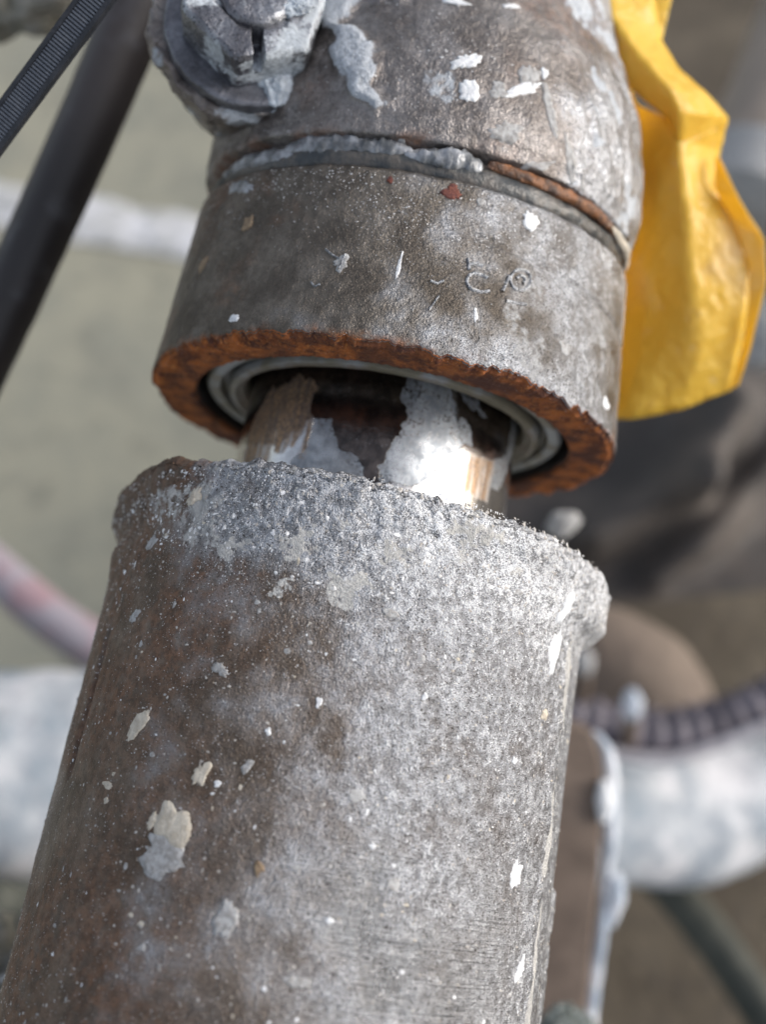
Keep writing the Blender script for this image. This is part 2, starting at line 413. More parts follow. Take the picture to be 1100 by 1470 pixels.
# flakes seen in the photograph
SP = [(248, 1185, 24, 30, -20, .0004, M_cem_cream), (232, 1228, 34, 26, 30, .00022, M_cem_grey), (218, 1178, 5, 13, 10, .0003, M_cem_cream),
      (198, 1040, 10, 25, 28, .0004, M_cem_cream), (289, 1111, 10, 18, 14, .0004, M_cem_cream), (316, 961, 13, 8, 20, .0004, M_cem_grey),
      (154, 1127, 9, 5, 15, .0003, M_cem_cream), (152, 1149, 4, 4, 0, .0003, M_cem_cream), (193, 884, 7, 10, 25, .0003, M_cem_grey), (458, 1008, 5, 7, 0, .0004, M_cem_white),
      (324, 1320, 15, 25, -10, .00025, M_cem_grey), (473, 1322, 5, 5, 0, .0004, M_cem_white), (371, 1246, 7, 9, -10, .0006, M_cem_tan),
      (741, 1256, 9, 18, 15, .0003, M_cem_white), (747, 1392, 6, 15, 8, .0003, M_cem_white), 
      
      (427, 1410, 19, 7, 0, .0002, M_cem_grey), (512, 1142, 13, 9, 0, .0002, M_cem_grey), (312, 1065+60, 5, 5, 0, .0003, M_cem_white),
      (782, 1026, 6, 8, 0, .0004, M_cem_cream), (812, 872, 6, 26, 4, .0005, M_cem_white), (797, 935, 7, 36, 8, .0004, M_cem_white),
      (739, 1092, 4, 5, 0, .0003, M_cem_white), (217, 779, 8, 11, 30, .0004, M_cem_grey), (279, 712, 9, 14, 20, .0006, M_cem_cream),
      
      (355, 1100, 7, 10, 30, .0003, M_cem_grey), (385, 1050, 4, 6, 0, .0003, M_cem_white), (610, 1000, 5, 5, 0, .0003, M_cem_white), (565, 1270, 11, 8, 0, .0002, M_cem_grey),
       (560, 880, 12, 7, 10, .0003, M_cem_grey), (535, 1215, 5, 4, 0, .0003, M_cem_white)]
for s_ in SP: splash(sleeve, T_sleeve, *s_[:6], s_[6])

# ============================================================ POLISHED ROD
TR = .0275                                   # axial position of the ring's lower face
RR = .0268
rod = Turned(AX, RR, lambda ph, z: RR+0*ph)
T_rod = empty('polished_rod', AX.frame())
tag(T_rod, 'shiny chrome rod smeared with white cement between the two rusty collars', 'rod')
b = NB('chrome_stained')
sm = b.attr('smear'); st = b.attr('stain'); dark_refl = b.attr('dark'); n1 = b.noise(400, 4, .6); n2 = b.noise(1800, 3, .6)
smm = b.ss(b.mth('ADD', sm, b.mth('MULTIPLY', b.mth('SUBTRACT', n1, .5), .8)), .4, .62)
smf = b.mth('MULTIPLY', smm, b.ss(b.mth('ADD', n2, b.mth('MULTIPLY', n1, .6)), .55, .95, .25, .95))
base = b.mix(b.ss(n1, .4, .6), (.50, .49, .485), (.40, .39, .385))
base = b.mix(dark_refl, base, b.mix(b.ss(n1, .35, .65), (.07, .06, .056), (.16, .13, .115)))  # dark reflection of the surroundings painted into the chrome colour
base = b.mix(b.mth('MULTIPLY', st, b.ss(b.noise(1.0, 3, .6, b.scale((900, 900, 90))), .36, .6, .2, .95)), base, b.mix(b.ss(n2, .35, .65), (.36, .23, .13), (.13, .09, .065)))
cc = b.mix(smf, base, b.mix(b.ss(n1, .35, .65), (.37, .41, .45), (.21, .23, .255)))
fl = b.ss(b.noise(2600, 2), .66, .72)
cc = b.mix(b.mth('MULTIPLY', fl, .6), cc, (.5, .5, .5))
ns = b.mth('SUBTRACT', 1.0, b.mth('MAXIMUM', smf, b.mth('MULTIPLY', st, .8)))
M_rod = b.fin(cc, b.mth('ADD', b.ss(ns, 0, 1, .45, .16), 0.0), b.ss(ns, 0, 1, .55, .95), b.bump(b.mth('ADD', b.mth('MULTIPLY', smm, 1.0), b.mth('MULTIPLY', n2, .15)), .00018))
def rp(*pl, **k):
    def f(ph, r, z, P):
        q = 0
        for pts in pl: q = np.maximum(q, rod.poly(pts, ph, z, .0004, .0011, 600, 5))
        return q
    return f
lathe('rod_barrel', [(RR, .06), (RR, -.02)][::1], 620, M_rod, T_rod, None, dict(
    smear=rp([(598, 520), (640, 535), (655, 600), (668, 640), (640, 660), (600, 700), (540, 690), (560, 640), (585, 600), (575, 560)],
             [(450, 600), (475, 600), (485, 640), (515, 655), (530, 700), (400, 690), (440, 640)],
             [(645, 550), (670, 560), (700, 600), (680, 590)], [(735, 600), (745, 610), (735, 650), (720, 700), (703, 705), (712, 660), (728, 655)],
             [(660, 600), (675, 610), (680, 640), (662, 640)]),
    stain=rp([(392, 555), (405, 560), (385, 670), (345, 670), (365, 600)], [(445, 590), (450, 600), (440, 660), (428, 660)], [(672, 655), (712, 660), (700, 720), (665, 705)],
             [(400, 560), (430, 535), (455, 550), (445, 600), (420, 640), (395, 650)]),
    dark=rp([(330, 510), (760, 510), (765, 640), (700, 650), (660, 640), (655, 560), (610, 540), (590, 600), (560, 650), (560, 720), (530, 720), (480, 640), (450, 600), (400, 640), (330, 640)])),  # outline of the painted dark reflection
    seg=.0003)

# ============================================================ UPPER HOUSING
RB, RT, HR = .0459, .0440, .0320
def hwarp(ph, z): return .0062*sstep(z, .004, HR)*(1-np.cos(np.clip(ph, -1.9, 1.9)))
def ring_rad(ph, z):
    P = np.stack([RB*np.sin(ph), -RB*np.cos(ph), z], -1)
    r = RB+(RT-RB)*np.clip(z/HR, 0, 1) + .0002*fbm(P, 110, 3, 15) + .00014*fbm(P, 520, 3, 16)
    r = r - .0004*sstep(ph, deg(-10), deg(20))*bell(z, HR*.72-.004*np.sin(ph), .0006)
    return r
ring = Turned(AH, .0453, ring_rad, hwarp)
T_h = empty('bearing_housing', AH.frame())
tag(T_h, 'grey cast housing with rusty rim, seal and nut, above the chrome rod', 'housing')
RI = .0372
def ring_disp(PH, r, z, S, P, Nn):
    outer = (z > .0004) & (r > RI+.005)
    dr = np.where(outer, ring_rad(PH, z)-(RB+(RT-RB)*np.clip(z/HR, 0, 1)), 0)
    Q = np.stack([np.sin(PH)*RB, np.cos(PH)*RB, PH*0], -1)
    edge = .0009*fbm(Q, 220, 3, 31)+.0012*fbm(Q, 700, 3, 32, .75)
    wz = (1-sstep(z, 0, .006))*sstep(r, RI+.002, RB)
    dz = edge*wz + (1-sstep(z, 0, .001))*(.0004*fbm(P, 500, 4, 8, .65)+.00015*fbm(P, 1800, 2, 19))
    dz = dz + .0009*(1-sstep(z, 0, .0005))*sstep(r, RB-.0014, RB)
    dr = dr + (1-sstep(z, 0, .002))*.0003*fbm(P, 700, 3, 27)*(r < RI+.002)
    dz = dz + sstep(z, HR-.003, HR)*.0004*fbm(Q, 300, 3, 51)
    dr = dr - .0005*bell(z, HR, .0008)*(r > RI)
    return dr, dz
def r_face(ph, r, z, P): return (1-sstep(z, .0008, .0014))*sstep(r, RI-.0006, RI+.0004)
M_rustface = None
def r_rust(ph, r, z, P):
    q = .35*bell(ph, deg(-62), deg(14))*sstep(z, HR-.02, HR-.004) + .3*sstep(fbm(P, 80, 3, 14), .15, .5)
    q = q + 1.4*(1-sstep(z, .0004, .0022+.002*fbm(P, 260, 3, 18)))*sstep(fbm(P, 200, 3, 17), -.2, .2)
    return np.clip(q*.8, 0, 1)
def r_dust_and_light(ph, r, z, P):
    d = .24+.48*sstep(ph, deg(-25), deg(34))+.14*fbm(P, 80, 3, 12)+.10*fbm(P, 300, 2, 13)  # ring dust, with the brighter lit side painted in by angle
    d = d - .18*sstep(ph, deg(48), deg(62)) + .12*sstep(-z, -.012, 0)
    return np.clip(d, 0, 1.1)
def zero(ph, r, z, P): return 0*z
def r_cem(ph, r, z, P): return .5*sstep(fbm(P, 160, 3, 44), .3, .5)*sstep(ph, deg(-5), deg(30))
lathe('outer_ring', [(RB-.0004, .0004), (RB, .001), (RT, HR-.001), (RT-.0006, HR), (.040, HR)], 960, M_ring, T_h, ring_disp,
      dict(dust_and_light=r_dust_and_light, rust=r_rust, cement=r_cem, scratch=zero), seg=.0003, warp=hwarp)
# rusty end face with bore
b = NB('heavy_rust'); n1 = b.noise(260, 5, .65); n2 = b.noise(1300, 4, .7); n3 = b.noise(70, 3)
c = b.mix(b.ss(n1, .36, .62), (.08, .024, .014), (.42, .125, .026))
c = b.mix(b.mth('MULTIPLY', b.ss(n2, .52, .66), .7), c, (.55, .22, .06))
c = b.mix(b.ss(n3, .52, .66), c, (.10, .035, .02))
c = b.mix(b.ss(b.noise(3800, 2), .68, .74), c, (.5, .45, .4))
c = b.mix(b.mth('MULTIPLY', b.attr('scale'), .65), c, (.05, .022, .018))
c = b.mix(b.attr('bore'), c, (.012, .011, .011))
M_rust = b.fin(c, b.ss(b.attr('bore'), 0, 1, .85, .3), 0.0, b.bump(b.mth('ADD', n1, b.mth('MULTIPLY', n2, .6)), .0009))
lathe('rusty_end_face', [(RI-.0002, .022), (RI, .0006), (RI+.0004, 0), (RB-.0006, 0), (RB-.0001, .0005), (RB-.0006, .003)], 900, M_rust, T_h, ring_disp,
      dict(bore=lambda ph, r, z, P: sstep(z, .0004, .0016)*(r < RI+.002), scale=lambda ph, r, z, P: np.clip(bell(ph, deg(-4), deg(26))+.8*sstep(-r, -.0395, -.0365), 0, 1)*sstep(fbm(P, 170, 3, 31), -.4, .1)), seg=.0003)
# seal
b = NB('seal_dusty_rubber'); rr_ = b.attr('rad'); n1 = b.noise(500, 4, .6); n2 = b.noise(110, 2)
c = b.mix(b.ss(b.mth('ADD', rr_, b.mth('MULTIPLY', b.mth('SUBTRACT', n1, .5), .5)), .25, .62), (.20, .15, .10), (.33, .35, .36))
c = b.mix(b.ss(n2, .42, .6), c, (.20, .18, .13))
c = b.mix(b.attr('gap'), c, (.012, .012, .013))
M_seal = b.fin(c, .45, .2, b.bump(n1, .0003), .5)
zs = .0021
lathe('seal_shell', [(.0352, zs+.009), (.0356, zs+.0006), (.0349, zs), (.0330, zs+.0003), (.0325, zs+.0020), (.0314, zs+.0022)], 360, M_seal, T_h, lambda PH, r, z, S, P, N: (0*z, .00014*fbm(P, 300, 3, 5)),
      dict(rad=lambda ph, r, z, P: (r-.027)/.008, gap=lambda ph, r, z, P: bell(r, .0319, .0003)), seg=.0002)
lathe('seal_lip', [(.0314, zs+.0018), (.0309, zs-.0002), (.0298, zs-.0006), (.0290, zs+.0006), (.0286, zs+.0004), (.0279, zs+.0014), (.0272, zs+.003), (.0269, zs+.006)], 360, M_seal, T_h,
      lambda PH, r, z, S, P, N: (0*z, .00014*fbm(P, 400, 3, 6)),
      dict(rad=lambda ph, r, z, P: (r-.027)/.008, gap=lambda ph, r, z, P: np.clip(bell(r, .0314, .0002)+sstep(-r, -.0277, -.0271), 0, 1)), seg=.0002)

# neck above the groove
Z0 = HR+.0050
def neck_base(z):
    return np.interp(z, [HR, Z0, Z0+.0006, Z0+.003, Z0+.0036, Z0+.016, Z0+.026, Z0+.045, Z0+.07, Z0+.12], [.0405, .0410, .0440, .0443, .0447, .0447, .0430, .0365, .032, .030])
def neck_rad(ph, z):
    P = np.stack([.045*np.sin(ph), -.045*np.cos(ph), z], -1)
    r = neck_base(z) + (z > Z0+.0004)*(.0006*fbm(P, 75, 3, 25)+.00025*fbm(P, 330, 3, 26))
    # pulled slanting folds on the right side
    u = ph*.045*.9+z*.55
    q_ = np.stack([u, (z-ph*.02)*.22, 0*z], -1)
    r = r + .0010*sstep(ph, deg(18), deg(40))*fbm(q_, 420, 3, 6)*sstep(z, Z0+.002, Z0+.008)
    r = r + .0016*neck_patch(ph, z)
    return r
_np = None
def neck_patch(ph, z):
    if _np is None: return 0*z
    return neck.poly(_np, ph, z, .0018, .003, 260, 81)
neck = Turned(AH, .045, neck_rad, hwarp)
_np_px = [(492, 30), (520, 5), (600, -10), (640, -40), (520, -60), (470, -30), (480, 90), (505, 135), (545, 160), (560, 150), (530, 120), (535, 60)]
_np = np.array([neck.hit(*p) for p in _np_px])
def n_dust(ph, r, z, P):
    d = .25+.5*sstep(ph, deg(15), deg(50))+.3*fbm(P, 90, 3, 52); return np.clip(d, 0, 1.1)
def n_rust(ph, r, z, P):
    q = .7*bell(z, Z0, .0016)*sstep(fbm(P, 120, 2, 60), -.1, .3)+.35*sstep(fbm(P, 60, 2, 63), .1, .5)+.5*bell(ph, deg(76), deg(6))*sstep(z, Z0+.02, Z0+.035)
    return np.clip(q, 0, 1)
def n_cem(ph, r, z, P):
    q = neck_patch(ph, z) + .75*1.2*sstep(fbm(P, 110, 4, 64, .6), -.12, .3)*sstep(ph, deg(12), deg(40))*.9
    q = q + .5*neck.poly([(600, 95), (650, 100), (665, 150), (635, 152), (608, 130)], ph, z, .0012, .001, 400, 82)
    q = q + .7*sstep(fbm(P, 160, 3, 65), .2, .4)*sstep(-ph, deg(-12), deg(5))*sstep(z, Z0+.022, Z0+.032)
    return np.clip(q*(z > Z0), 0, 1)
lathe('neck_casting', [(.0405, HR-.001), (.0415, Z0)] + [(float(neck_base(np.array(z))), z) for z in np.concatenate([[Z0+.0006, Z0+.003, Z0+.0036], np.linspace(Z0+.008, Z0+.11, 30)])], 620, M_neck, T_h,
      lambda PH, r, z, S, P, N: (neck_rad(PH, z)-neck_base(z), .00035*bell(z, Z0+.001, .002)*fbm(P, 300, 3, 4)), dict(dust_and_light=n_dust, rust=n_rust, cement=n_cem, scratch=zero), seg=.0005, warp=hwarp)
# sagging weld / grease in the groove
def weld(name, p0, p1, zc, rc_, amp, mat, seed, base):
    nph = 240; nc = 16; ph = np.linspace(deg(p0), deg(p1), nph); th = np.linspace(0, 2*np.pi, nc, endpoint=False)
    PH, TH_ = np.meshgrid(ph, th, indexing='ij')
    q = np.stack([PH*.045, .0035*np.cos(TH_), .0035*np.sin(TH_)], -1); e = np.sin(np.clip((PH-deg(p0))/(deg(p1)-deg(p0)), 0, 1)*np.pi)**.35
    lump = (base + amp*(.5+.5*fbm(q, 110, 2, seed)) + amp*.3*fbm(q, 700, 2, seed+1))*e
    r = rc_ + lump*np.cos(TH_)*.75; z = zc + .0006*fbm(q, 120, 2, seed+5) + lump*np.sin(TH_)*1.0
    P = np.stack([r*np.sin(PH), -r*np.cos(PH), z], -1)
    P[..., 2] += hwarp(PH, z)
    P = P + (.00025*fbm(P, 700, 3, seed+9))[..., None]*np.stack([np.sin(PH), -np.cos(PH), 0*PH], -1)
    Fc = grid_faces(nph, nc); Fc = np.concatenate([Fc, np.stack([np.arange(nph-1)*nc+nc-1, np.arange(1, nph)*nc+nc-1, np.arange(1, nph)*nc, np.arange(nph-1)*nc], 1)])
    return mesh(name, P.reshape(-1, 3), Fc, mat, T_h)
M_weld = mat_simple('grease_grey', (.09, .095, .10), (.33, .34, .36), 230, .25, .1, .0003)
M_weldd = mat_simple('gunk_dark', (.04, .045, .048), (.10, .09, .08), 300, .35, .1, .0004)
M_weldr = mat_simple('gunk_rust', (.22, .09, .035), (.06, .035, .025), 350, .6, 0, .0006)
weld('weld_bead', -35, -3, HR+.0034, .0425, .0026, M_weld, 3, .0006)
weld('weld_bead', -5, 13, HR+.0033, .0427, .0032, M_weld, 63, .0005)
weld('weld_bead', -62, -30, HR+.0022, .0424, .0012, M_weld, 13, .0010)
weld('dark_gasket', -95, 100, HR+.0016, .0418, .0004, M_weldd, 23, .0019)
weld('rusty_bead', 14, 62, HR+.0042, .0430, .0010, M_weldr, 33, .0007)
weld('cement_bead', 52, 84, HR+.0040, .0436, .0009, M_cem_cream, 43, .0003)

RSP = [(762, 318, 12, 15, 0, .0004, M_cem_white, 'cement_splash'), (649, 276, 13, 12, 0, .0003, M_dkred, 'oxide_spot'), (356, 321, 8, 11, 10, .0005, M_cem_tan, 'mud_splash'), (336, 457, 7, 7, 0, .0004, M_cem_white, 'cement_splash'),
       (291, 380, 6, 12, 12, .0004, M_cem_tan, 'mud_splash'), (573, 382, 3, 20, 3, .0003, M_cem_white, 'cement_splash'), (490, 377, 11, 12, 0, .0004, M_cem_grey, 'cement_splash'), (690, 290, 6, 6, 0, .0002, M_cem_grey, 'cement_splash'), (870, 580, 7, 9, 0, .0004, M_cem_white, 'cement_splash'),
       (683, 452, 3, 11, -8, .0003, M_cem_white, 'cement_splash'), (812, 500, 10, 9, 0, .0002, M_cem_grey, 'cement_splash'), (560, 258, 5, 5, 0, .0003, M_dkred, 'oxide_spot'), (345, 268, 22, 9, 25, .0003, M_weld, 'grease_smear')]
for s_ in RSP: splash(ring, T_h, *s_[:6], s_[6], name=s_[7])
for s_ in [(671, 88, 18, 12, -32, .0006, M_cem_white), (674, 131, 15, 16, -10, .0006, M_cem_white), (716, 130, 12, 13, 10, .0003, M_cem_grey), (752, 128, 28, 8, -38, .0004, M_cem_white),
           (760, 108, 12, 20, 20, .0004, M_cem_grey), (728, 190, 22, 15, -25, .0003, M_cem_grey), (782, 105, 5, 9, 0, .0005, M_cem_white), (790, 160, 8, 34, -22, .0004, M_cem_grey), (820, 230, 7, 36, -20, .0004, M_cem_grey),
           (735, 8, 14, 4, -20, .0004, M_cem_white), (655, 2, 18, 6, 0, .0005, M_cem_white), (840, 290, 8, 30, -24, .0004, M_cem_grey), (770, 240, 30, 7, -32, .0003, M_cem_grey), (575, 210, 22, 15, -12, .0010, M_cem_grey)]:
    splash(neck, T_h, *s_[:6], s_[6])
crumbs(ring, T_h, 38000, lambda p, r, z, P: np.clip(.15+.6*sstep(p, deg(-30), deg(15)), 0, 1)*(.3+.7*sstep(fbm(P, 120, 2, 1), -.3, .3)), (.0008, HR-.001), (deg(-90), deg(90)), .00005, .00017, M_grit_w)
crumbs(neck, T_h, 7000, lambda p, r, z, P: .3+.7*sstep(fbm(P, 120, 2, 1), 0, .3), (Z0+.001, Z0+.05), (deg(-80), deg(90)), .00007, .00024, M_grit_w)

# raised casting marks on the ring, as far as they can be read
def mark(pts, wd=.00035, h=.00028):
    Q = np.array([ring.hit(*p) for p in pts]); V = []; Fc = []
    for i, (ph, z) in enumerate(Q):
        a = Q[max(0, i-1)]; c_ = Q[min(len(Q)-1, i+1)]; t = np.array([(c_[0]-a[0])*.0453, c_[1]-a[1]]); t /= np.linalg.norm(t)+1e-9
        nrm = np.array([-t[1], t[0]])
        for k, hh in ((-1, -.0001), (-.5, h), (.5, h), (1, -.0001)):
            V.append((ph+nrm[0]*k*wd/.0453, z+nrm[1]*k*wd, hh))
        if i: Fc += [((i-1)*4+j, i*4+j, i*4+j+1, (i-1)*4+j+1) for j in range(3)]
    V = np.array(V); n_ = len(V)
    mesh('casting_mark', ring.pos(V[:, 0], V[:, 1], V[:, 2]), Fc, M_ring, T_h, attrs=dict(dust_and_light=np.full(n_, 1.0), rust=np.zeros(n_), cement=np.full(n_, .35), scratch=np.zeros(n_)))
arc = lambda cx, cy, rx, ry, a0, a1, n=12: [(cx+rx*math.cos(deg(a0+(a1-a0)*i/n)), cy+ry*math.sin(deg(a0+(a1-a0)*i/n))) for i in range(n+1)]
mark([(703, 418), (690, 419), (676, 415)] + arc(682, 404, 11, 12, 120, 262) + [(694, 395), (700, 399)])
mark(arc(748, 402, 15, 15, 0, 350, 18)); mark(arc(748, 402, 6, 6, 200, 420, 10))
mark([(468, 358), (477, 366), (488, 372)], .00022); mark([(496, 365), (490, 380), (485, 388)], .00022); mark([(447, 405), (452, 412), (460, 408)], .0002); mark([(618, 403), (628, 407), (637, 403)], .00025); mark([(630, 425), (622, 437), (616, 445)], .0002)
mark([(674, 380), (684, 378), (693, 382)]); mark([(727, 432), (742, 435), (756, 437)]); mark([(722, 418), (728, 405), (731, 396)]); mark([(672, 371), (674, 388)])

# boss, washer and castle nut at upper left of the neck
def hexnut():
    cdir = np.array([.20, .22, .95]); cdir /= np.linalg.norm(cdir)              # camera-space facing
    Zd = c2w(cdir); Xd = np.cross(UV, Zd); Xd /= np.linalg.norm(Xd); Yd = np.cross(Zd, Xd)
    o0 = W(366, 2, .168)
    M = Matrix.Identity(4)
    for i in range(3): M[i][0] = Xd[i]; M[i][1] = Yd[i]; M[i][2] = Zd[i]; M[i][3] = o0[i]
    return M
MN = T_h.matrix_world.inverted() @ hexnut()
M_nut = mat_crust('nut_steel', (.12, .12, .135), (.22, .225, .25), (.16, .09, .05), (.42, .45, .50), (.50, .54, .58), fine=2600, rough=.38, bumpd=.00014, dustk=.2)
def chunk_cyl(name, prof, n, mat, amp, dust_and_light, cem, sides=None, slots=(), seed=1, rot=0, off=(0, 0, 0)):
    """prismatic or round solid about the nut axis, prof = [(r, z)...]"""
    ph = np.linspace(0, 2*np.pi, n, endpoint=False); R = []
    for (r0, z0), (r1, z1) in zip(prof[:-1], prof[1:]):
        L = math.hypot(r1-r0, z1-z0); m = max(1, int(L/.0004))
        R += [(r0+(r1-r0)*i/m, z0+(z1-z0)*i/m) for i in range(m)]
    R.append(prof[-1]); R = np.array(R)
    PH, RI_ = np.meshgrid(ph, R[:, 0], indexing='ij'); _, Z = np.meshgrid(ph, R[:, 1], indexing='ij')
    fct = 1.0
    if sides:
        a = (PH-rot) % (2*np.pi/sides) - np.pi/sides; fct = math.cos(math.pi/sides)/np.cos(a); fct = np.minimum(fct, .975)
    r = RI_*fct
    for s_ in slots:
        dphi = np.abs((PH-s_+np.pi) % (2*np.pi)-np.pi)*RI_; m = (1-sstep(dphi, .0008, .0012))*sstep(RI_, .006, .007)
        Z = Z - m*np.clip(Z-(max(R[:, 1])-.0045), 0, 1)
    P = np.stack([r*np.cos(PH)+off[0], r*np.sin(PH)+off[1], Z+off[2]], -1)
    P = P + amp*np.stack([fbm(P, 300, 3, seed), fbm(P, 300, 3, seed+3), fbm(P, 300, 3, seed+6)], -1)
    PP = P.reshape(-1, 3)
    at = dict(dust_and_light=np.clip(dust_and_light+.3*fbm(PP, 120, 3, seed+20), 0, 1.1), rust=np.clip(.3*fbm(PP, 90, 2, seed+40), 0, 1), cement=np.clip(cem+1.2*fbm(PP, 130, 3, seed+60), 0, 1), scratch=np.zeros(len(PP)))
    o = mesh(name, PP, grid_faces(n, len(R), True), mat, T_h, attrs=at); o.matrix_local = MN
    return o
chunk_cyl('boss', [(.0090, -.030), (.0145, -.018), (.0172, -.0105), (.0164, -.0090), (.005, -.0088)], 200, M_neck, .0012, .35, .0, seed=4, off=(-.001, .001, 0))
chunk_cyl('washer', [(.0148, -.0092), (.0155, -.0088), (.0154, -.0070), (.0148, -.0066), (.006, -.0066)], 200, M_nut, .0004, .35, .05, seed=14)
nut = chunk_cyl('castle_nut', [(.0128, -.0068), (.0130, .0002), (.0122, .0012), (.0075, .0014), (.0072, .0008), (.0001, .0006)], 480, M_nut, .00025, .65, .45, sides=6, slots=(deg(-88),), seed=24, rot=deg(14))
chunk_cyl('bolt_end', [(.0060, -.001), (.0060, .0014), (.0052, .0022), (.0001, .0023)], 120, M_nut, .0004, .6, .2, seed=34)

def blob(name, M, rad, mat, parent=None, amp=.25, sc_=1.6, seed=0, n=40, flat=None):
    """uneven lump; rad = (rx, ry, rz)"""
    u = np.linspace(0, 2*np.pi, n*2, endpoint=False); v = np.linspace(0.001, np.pi-.001, n)
    U, Vv = np.meshgrid(u, v, indexing='ij')
    S_ = np.stack([np.sin(Vv)*np.cos(U), np.sin(Vv)*np.sin(U), np.cos(Vv)], -1)
    q = 1+amp*fbm(S_+seed*7.3, sc_, 5, seed, .55)*1.6
    P = S_*q[..., None]*np.array(rad)
    o = mesh(name, P.reshape(-1, 3), grid_faces(n*2, n, True), mat, parent)
    if parent is not None and isinstance(M, Matrix): o.matrix_local = M
    elif isinstance(M, Matrix): o.matrix_world = M
    else: o.location = M
    return o
IT = T_h.matrix_world.inverted()
camM = Matrix(((RV[0], UV[0], BV[0]), (RV[1], UV[1], BV[1]), (RV[2], UV[2], BV[2]))).to_4x4()
def atM(px, py, d, roll=0):
    M = camM.copy(); p = W(px, py, d); M[0][3], M[1][3], M[2][3] = p
    return M @ Matrix.Rotation(deg(roll), 4, 'Z')
def hblob(name, px, py, d, a, b_, c_, roll, mat, **k):
    s_ = d/F
    return blob(name, IT @ atM(px, py, d, roll), (a*s_, b_*s_, c_*s_), mat, T_h, **k)
M_cemB = mat_simple('wet_cement_blue', (.52, .57, .62), (.34, .37, .41), 500, .6, 0, .0005)
hblob('cement_lump', 396, 122, .173, 27, 36, 16, 10, M_cemB, seed=3, amp=.3, sc_=2.2)
hblob('cement_ridge', 352, 40, .1675, 10, 44, 8, -6, M_cem_grey, seed=5, amp=.35, sc_=2.5)
hblob('cement_lump', 336, 88, .169, 20, 14, 8, 30, M_cemB, seed=8, amp=.35, sc_=2.5)
hblob('cement_lump', 428, 8, .1675, 22, 14, 8, 20, M_cemB, seed=9, amp=.4, sc_=2.5)
hblob('cement_lump', 240, 82, .186, 14, 26, 8, 30, M_cem_cream, seed=11, amp=.15, sc_=1.5)
hblob('cement_lump', 246, 20, .186, 22, 34, 10, 20, M_cem_grey, seed=12, amp=.3, sc_=2.5)

# ============================================================ tubes and sheets of the surroundings
def tube(name, pts, rads, mat, parent=None, n=24, m=120, amp=0, nsc=60, seed=0, ribs=0, ribamp=0, cap=True):
    """pts in (px, py, depth) control points -> smooth path in the world"""
    Pw = np.array([W(*p) for p in pts]); K = len(Pw)
    def cr(arr, t):
        i = min(int(t), K-2); f = t-i; g = lambda j: arr[min(max(j, 0), K-1)]
        a, b_, c_, d_ = g(i-1), g(i), g(i+1), g(i+2)
        return .5*((2*b_)+(c_-a)*f+(2*a-5*b_+4*c_-d_)*f*f+(-a+3*b_-3*c_+d_)*f**3)
    ts = np.linspace(0, K-1, m); C_ = np.array([cr(Pw, t) for t in ts]); rads = np.array(rads, float) if hasattr(rads, '__len__') else np.full(K, rads)
    R_ = np.interp(ts, np.arange(K), rads); T_ = np.gradient(C_, axis=0); T_ /= np.linalg.norm(T_, axis=1)[:, None]
    up = BV; A = np.cross(T_, up); A /= np.linalg.norm(A, axis=1)[:, None]; B_ = np.cross(T_, A)
    th = np.linspace(0, 2*np.pi, n, endpoint=False)
    L = np.concatenate([[0], np.cumsum(np.linalg.norm(np.diff(C_, axis=0), axis=1))])
    rr2 = R_[:, None]*np.ones((1, n))
    if ribs: rr2 = rr2 + ribamp*np.sin(L/ribs*2*np.pi)[:, None]
    O = C_[0].copy()
    V = C_[:, None, :]+rr2[..., None]*(np.cos(th)[None, :, None]*A[:, None, :]+np.sin(th)[None, :, None]*B_[:, None, :])
    if amp: V = V + (amp*fbm(V, nsc, 4, seed))[..., None]*(np.cos(th)[None, :, None]*A[:, None, :]+np.sin(th)[None, :, None]*B_[:, None, :])
    V = V.reshape(-1, 3)-O
    Fc = grid_faces(m, n); w_ = np.stack([np.arange(m-1)*n+n-1, np.arange(1, m)*n+n-1, np.arange(1, m)*n, np.arange(m-1)*n], 1)
    Fl = [tuple(f) for f in np.concatenate([Fc, w_])]
    if cap: Fl += [tuple(range(n)), tuple(range((m-1)*n, m*n))[::-1]]
    o = mesh(name, V, Fl, mat, parent)
    o.location = O
    return o

# ground and slab
b = NB('dirt_ground'); n1 = b.noise(9, 5); n2 = b.noise(60, 4); 
c = b.mix(b.ss(n1, .35, .65), (.060, .046, .030), (.10, .080, .055)); c = b.mix(b.mth('MULTIPLY', b.ss(n2, .5, .7), .6), c, (.04, .032, .026))
M_dirt = b.fin(c, .9, 0.0, b.bump(n2, .004))
g = mesh('ground', [(-12, -6, 0), (12, -6, 0), (12, 14, 0), (-12, 14, 0)], [(0, 1, 2, 3)], M_dirt, smooth=False); tag(g, 'dark brown dirt ground', kind='structure')
b = NB('concrete_floor'); n1 = b.noise(7, 5, .6); n2 = b.noise(45, 4, .6)
c = b.mix(b.ss(n1, .35, .65), (.215, .212, .170), (.275, .262, .20)); c = b.mix(b.mth('MULTIPLY', b.ss(n2, .55, .7), .6), c, (.13, .13, .105)); c = b.mix(b.mth('MULTIPLY', b.ss(b.noise(19, 3), .55, .7), .4), c, (.15, .145, .12))
M_slab = b.fin(c, .85, 0.0, b.bump(n2, .002))
g = mesh('concrete_floor', [(-5, -2, .0), (.06, -2, .0), (.06, 6, .0), (-5, 6, .0), (-5, -2, .03), (.06, -2, .03), (.06, 6, .03), (-5, 6, .03)],
         [(4, 5, 6, 7), (0, 1, 5, 4), (1, 2, 6, 5), (2, 3, 7, 6), (3, 0, 4, 7)], M_slab, smooth=False)
tag(g, 'greenish beige concrete floor', kind='structure')
